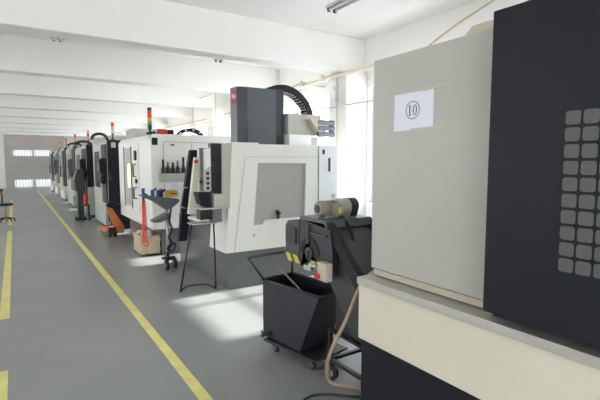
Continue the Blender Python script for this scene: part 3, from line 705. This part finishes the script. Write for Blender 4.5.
# ------------------------------------------------------------------ the row beyond
def far_machine(label, X, Y, Ln, top, side, front, base, tcol, arch=None, win='charcoal', pend=True, badge=False, lower='white', tdx=0.12):
    R = thing('machining_center', label, 'machine', (X, Y, 0))
    part('base', MB().box(X + 0.10, X + 2.1, Y + 0.04, Y + Ln - 0.04, 0, 0.40, 0.004), base, R)
    e = MB(); e.prism([(X, 0.40), (X, top - 0.08), (X + 0.07, top), (X + 2.0, top), (X + 2.0, 0.40)], 'y', Y + 0.012, Y + Ln, 0.012)
    en = part('enclosure', e, front, R)
    part('side_panel', MB().box(X + 0.015, X + 1.6, Y - 0.004, Y + 0.012, 0.62, top - 0.005, 0.002), side, en)
    part('side_skirt', MB().box(X + 0.015, X + 1.6, Y - 0.002, Y + 0.012, 0.40, 0.61, 0.002), lower, en)
    d0, d1 = Y + Ln * 0.30, Y + Ln * 0.88
    d = MB(); d.ring([(d0, 0.62), (d1, 0.62), (d1, top - 0.12), (d0, top - 0.12)], [(d0 + 0.18, 0.95), (d1 - 0.18, 0.95), (d1 - 0.18, top - 0.25), (d0 + 0.18, top - 0.25)], 'x', X - 0.035, X + 0.001)
    d = part('front_door', d, front, R)
    part('door_window', MB().box(X - 0.018, X - 0.004, d0 + 0.17, d1 - 0.17, 0.94, top - 0.24), win, d)
    part('door_handle', MB().tube([(X - 0.035, d0 + 0.08, 1.0), (X - 0.09, d0 + 0.08, 1.0), (X - 0.09, d0 + 0.08, 1.4), (X - 0.035, d0 + 0.08, 1.4)], 0.015, 8), 'black', d)
    part('front_pillar', MB().box(X - 0.02, X + 0.004, Y + 0.014, d0 - 0.05, 0.62, top - 0.10, 0.003), side, R)
    if pend:
        p = MB(); p.prism([(X - 0.12, 1.10), (X - 0.15, 1.62), (X - 0.08, 1.68), (X - 0.025, 1.68), (X - 0.025, 1.06)], 'y', Y + 0.10, Y + 0.55, 0.004)
        p = part('operator_pendant', p, side if side != 'white' else 'slate', R)
        part('pendant_screen', MB().box(X - 0.148, X - 0.125, Y + 0.17, Y + 0.48, 1.36, 1.56), 'black', p)
    cw = MB(); cw.box(X + 0.75, X + 1.45, Y + Ln * 0.25, Y + Ln * 0.75, top, top + 0.32, 0.008); part('column_cover', cw, 'warm_grey', R)
    if tcol: tower(R, X + tdx, Y + 0.3, top, 0.42, 0.032, tcol, 0.13)
    if arch:
        ax, aw, ah, ay = arch
        P_ = [(X + ax - aw * math.cos(t), Y + ay, top + ah * math.sin(t) ** 0.8 if t > 0 and t < PI else top) for t in [PI * k / 14 for k in range(15)]]
        P_ = [(p[0], p[1], float(p[2].real if isinstance(p[2], complex) else p[2])) for p in P_]
        part('cable_conduit', MB().tube(P_, 0.034, 10), 'black', R)
    part('front_skirt', MB().box(X - 0.012, X + 0.10, Y + Ln * 0.18, Y + Ln - 0.05, 0.07, 0.398, 0.004), lower if lower != 'charcoal' else 'pale_green', R)
    if badge:
        part('rating_plate', MB().box(X + 0.10, X + 0.20, Y - 0.008, Y - 0.003, top - 0.18, top - 0.06), 'pale_green', en)
    return R
TC = ['lens_amber', 'lens_red']
far_machine('machine beyond the pallet jack, charcoal side panel and pale front door', 1.79, 10.95, 2.1, 2.10, 'charcoal', 'warm_grey', 'charcoal', ['warm_grey', 'lens_amber', 'lens_red'], (-0.10, 0.165, 0.14, 0.25), badge=True, lower='charcoal', tdx=0.20)
far_machine('machine behind the pale green cabinet, charcoal side panel', 1.68, 13.6, 2.5, 2.06, 'charcoal', 'warm_grey', 'charcoal', ['warm_grey', 'lens_red', 'lens_amber'], (-0.02, 0.20, 0.10, 0.2), win='black', lower='pale_green')
far_machine('fifth machine from the front, pale fronted with grey door window', 1.67, 16.7, 2.3, 2.12, 'slate', 'warm_grey', 'base_grey', TC, (0.1, 0.2, 0.10, 0.3), win='grey', lower='pale_green')
far_machine('sixth machine from the front, dark sided with beige front', 1.65, 19.6, 2.3, 2.12, 'charcoal', 'beige', 'charcoal', TC, win='slate', pend=False)
far_machine('second farthest machine in the row, slate sided with grey-white door', 1.64, 22.6, 2.3, 2.1, 'slate', 'warm_grey', 'charcoal', TC, win='charcoal')
far_machine('farthest machine in the row, dark sided near the steel gate', 1.64, 25.8, 2.4, 2.1, 'charcoal', 'pale_green', 'charcoal', None, win='slate', pend=False)

# pale cabinet on castors, black console and red canister in front of the fourth machine
R = thing('tool_cabinet', 'pale green cabinet on castors between third and fourth machines', 'cabinet', (1.85, 13.1, 0))
part('carcass', MB().box(1.66, 2.08, 13.15, 13.5, 0.14, 0.90, 0.006), 'pale_green', R)
part('door', MB().box(1.68, 2.06, 13.135, 13.149, 0.17, 0.87, 0.004), 'pale_green', R)
for x in (1.70, 2.04):
    for y in (13.20, 13.46): castor(R, x, y, 0.05, 0.14)
R = thing('control_console', 'black upright console standing by the pale green cabinet', 'console', (1.45, 13.3, 0))
part('pedestal', MB().box(1.40, 1.55, 13.25, 13.55, 0.06, 0.85, 0.01), 'black', R)
hd = part('console_head', MB().prism([(1.36, 0.80), (1.33, 1.10), (1.42, 1.40), (1.58, 1.40), (1.58, 0.80)], 'y', 13.2, 13.6, 0.01), 'black', R)
part('screen', MB().prism([(1.326, 1.12), (1.40, 1.36), (1.405, 1.36), (1.334, 1.12)], 'y', 13.26, 13.54), 'slate', hd)
part('foot', MB().box(1.34, 1.60, 13.2, 13.6, 0, 0.06, 0.01), 'charcoal', R)
R = thing('gas_canister', 'small red canister beside the black console', 'canister', (1.57, 13.05, 0.44))
part('body', MB().lathe((1.57, 13.05, 0.44), (0, 0, 1), [(0, 0.05), (0.02, 0.06), (0.24, 0.06), (0.28, 0.04), (0.30, 0.022)], 20), 'red', R)
part('valve', MB().cyl((1.57, 13.05, 0.74), (1.57, 13.05, 0.78), 0.018), 'black', R)
R = thing('low_stand', 'small black stand carrying the red canister', 'stand', (1.57, 13.05, 0))
part('top', MB().box(1.47, 1.65, 12.96, 13.14, 0.41, 0.44, 0.004), 'black', R)
for x in (1.485, 1.635):
    for y in (12.975, 13.125): part('leg', MB().box(x - 0.012, x + 0.012, y - 0.012, y + 0.012, 0, 0.41), 'black', R)

# ------------------------------------------------------------------ stool on the far left
R = thing('work_stool', 'black stool with foot ring standing at left edge', 'stool', (-0.25, 14.0, 0))
st = MB().lathe((-0.25, 14.0, 0.43), (0, 0, 1), [(0, 0.12), (0.01, 0.17), (0.05, 0.18), (0.07, 0.15)], 24); part('seat', st, 'black', R)
part('post', MB().cyl((-0.25, 14.0, 0.08), (-0.25, 14.0, 0.43), 0.022), 'wood', R)
for k in range(5):
    an = 2 * PI * k / 5 + 0.3; q = (-0.25 + 0.20 * math.cos(an), 14.0 + 0.20 * math.sin(an))
    part('leg', MB().tube([(-0.25, 14.0, 0.12), (q[0], q[1], 0.07)], 0.016, 8), 'black', R)
    part('castor', MB().lathe((q[0] - 0.012, q[1], 0.03), (1, 0, 0), [(0, 0.024), (0.005, 0.03), (0.02, 0.03), (0.025, 0.024)], 14), 'rubber', R)
R = thing('tool_bench', 'dark low bench with red box, farther back at left edge', 'bench', (-0.75, 19.5, 0))
part('top', MB().box(-1.6, -0.40, 19.3, 20.0, 0.52, 0.57, 0.005), 'charcoal', R)
for x in (-1.55, -0.45):
    for y in (19.35, 19.95): part('leg', MB().box(x - 0.02, x + 0.02, y - 0.02, y + 0.02, 0, 0.52), 'black', R)
part('drawer', MB().box(-0.95, -0.43, 19.32, 19.9, 0.38, 0.52, 0.004), 'red', R)

# ------------------------------------------------------------------ pipes and ducts on the right wall
def pipe(name, pts, r, m_, label, cat='pipe', sub=0, n=10):
    return solo(name, MB().tube(pts, r, n, sub), m_, label, cat, pts[0])
pipe('cable_duct', [(4.60, 3.6, 3.03), (4.60, 5.5, 3.03), (4.60, 6.3, 3.03), (4.62, 7.0, 3.02)], 0.035, 'cable_trunk', 'ivory duct running along the wall high past the pillar', 'duct')
pipe('air_pipe', [(4.60, 2.6, 2.52), (4.60, 12.0, 2.52), (4.60, 30.0, 2.52)], 0.016, 'pipe', 'thin white air pipe crossing the windows at lamp-tower height')
pipe('conduit', [(4.58, 7.10, 3.06), (4.9, 9.5, 2.92), (5.03, 12.5, 2.90), (5.03, 28.0, 2.90)], 0.018, 'pipe_tan', 'tan conduit sagging from duct end along wall, upper one', 'conduit')
pipe('conduit', [(4.62, 7.10, 2.94), (4.85, 8.2, 2.84), (5.03, 10.5, 2.80), (5.03, 28.0, 2.80)], 0.018, 'pipe', 'pale conduit sagging from duct end along wall, lower one', 'conduit')
R = thing('drop_pipe', 'white vertical drop pipe with grey valve on the pillar', 'pipe', (4.58, 5.9, 2.0))
part('riser', MB().cyl((4.585, 5.95, 0.0), (4.585, 5.95, 2.99), 0.016), 'pipe', R)
vv = MB(); vv.cyl((4.585, 5.95, 2.60), (4.585, 5.95, 2.86), 0.028); vv.box(4.52, 4.565, 5.93, 5.97, 2.80, 2.84)
part('valve', vv, 'fixture', R)
for k, y in enumerate((6.35, 7.0)):
    R = thing('pipe_clamp', ['grey pipe clamp at the duct, nearer the pillar', 'dark pipe clamp at the far end of the duct'][k], 'clamp', (4.6, y, 3.05))
    part('block', MB().box(4.54, 4.66, y - 0.04, y + 0.04, 2.985, 3.075, 0.006), ['pipe', 'fixture'][k], R)
    part('wall_bracket', MB().box(4.655, XW, y - 0.015, y + 0.015, 3.02, 3.04), 'fixture', R)
    part('bolt', MB().cyl((4.56, y, 3.075), (4.56, y, 3.10), 0.012), 'steel_dark', R)
pipe('overhead_cable', [(5.09, 5.0, 3.03), (5.09, 4.7, 3.13), (5.088, 4.45, 3.26), (5.088, 4.05, 3.42), (5.088, 3.68, 3.53), (5.088, 3.2, 3.66)], 0.012, 'pipe_tan', 'thin tan cable rising along the wall behind nearest machine', 'cable', 5)
pipe('air_loop_pipe', [(4.3, 12.2, 0.0), (4.3, 12.2, 3.06), (4.3, 11.75, 3.30), (4.3, 10.55, 3.31), (4.3, 10.68, 0.0)], 0.014, 'pipe_tan', 'thin pipe loop dropping from the ceiling behind signal-tower machine', 'pipe')

# ------------------------------------------------------------------ ceiling light fittings
def light_fitting(x, y1, label):
    R = thing('ceiling_light', label, 'lamp', (x, y1 - 0.6, 3.42), 'fluorescent ceiling lights')
    h = MB(); h.prism([(x - 0.10, 3.445), (x - 0.05, 3.50), (x + 0.05, 3.50), (x + 0.10, 3.445)], 'y', y1 - 1.22, y1); h = part('reflector', h, 'fixture', R)
    for dx in (-0.045, 0.045):
        part('tube', MB().cyl((x + dx, y1 - 1.19, 3.428), (x + dx, y1 - 0.03, 3.428), 0.014), 'tube_white', R)
        for ya, yb in ((y1 - 0.03, y1 - 0.004), (y1 - 1.216, y1 - 1.19)):
            part('lamp_holder', MB().box(x + dx - 0.016, x + dx + 0.016, ya, yb, 3.408, 3.446), 'charcoal', R)
    for y in (y1 - 1.0, y1 - 0.2):
        part('hanger', MB().cyl((x, y, 3.50), (x, y, ZC), 0.006), 'steel_dark', R)
light_fitting(3.33, 4.45, 'grey two-tube ceiling light at the top edge, nearest one')
light_fitting(0.63, 7.75, 'ceiling light peeking under nearest beam, left one')
light_fitting(3.22, 7.75, 'ceiling light peeking under nearest beam, above the slate column')

# ------------------------------------------------------------------ light
wd = bpy.data.worlds.new('sky'); scene.world = wd; wd.use_nodes = True
bg = wd.node_tree.nodes['Background']; bg.inputs['Color'].default_value = (0.96, 0.98, 1.0, 1); bg.inputs['Strength'].default_value = 3.0
sd_ = bpy.data.lights.new('sun', 'SUN'); sd_.energy = 6.8; sd_.angle = math.radians(2.2); sd_.color = (1.0, 0.95, 0.88)
so = bpy.data.objects.new('sun', sd_); COL.objects.link(so)
el, az = math.radians(36.9), math.radians(0.0)
dirn = Vector((-math.cos(el) * math.cos(az), -math.cos(el) * math.sin(az), -math.sin(el)))
so.rotation_euler = dirn.to_track_quat('-Z', 'Y').to_euler(); so.location = (9, 5, 6)

# ------------------------------------------------------------------ camera
cd = bpy.data.cameras.new('camera'); cd.sensor_width = 36.0; cd.lens = 440.0 / 600.0 * 36.0; cd.clip_start = 0.05; cd.clip_end = 200
co = bpy.data.objects.new('camera', cd); COL.objects.link(co)
co.location = (0, 0, 1.6); co.rotation_euler = (math.radians(90 - 5.0), 0, math.radians(-32.9))
scene.camera = co

vs = scene.view_settings
vs.view_transform = 'Standard'; vs.look = 'None'; vs.gamma = 1.0; vs.use_curve_mapping = False; vs.exposure = 1.08
scene.cycles.max_bounces = 10; scene.cycles.diffuse_bounces = 6; scene.cycles.transparent_max_bounces = 12
scene.cycles.use_denoising = True
scene.cycles.sample_clamp_indirect = 6.0
scene.cycles.caustics_reflective = False; scene.cycles.caustics_refractive = False
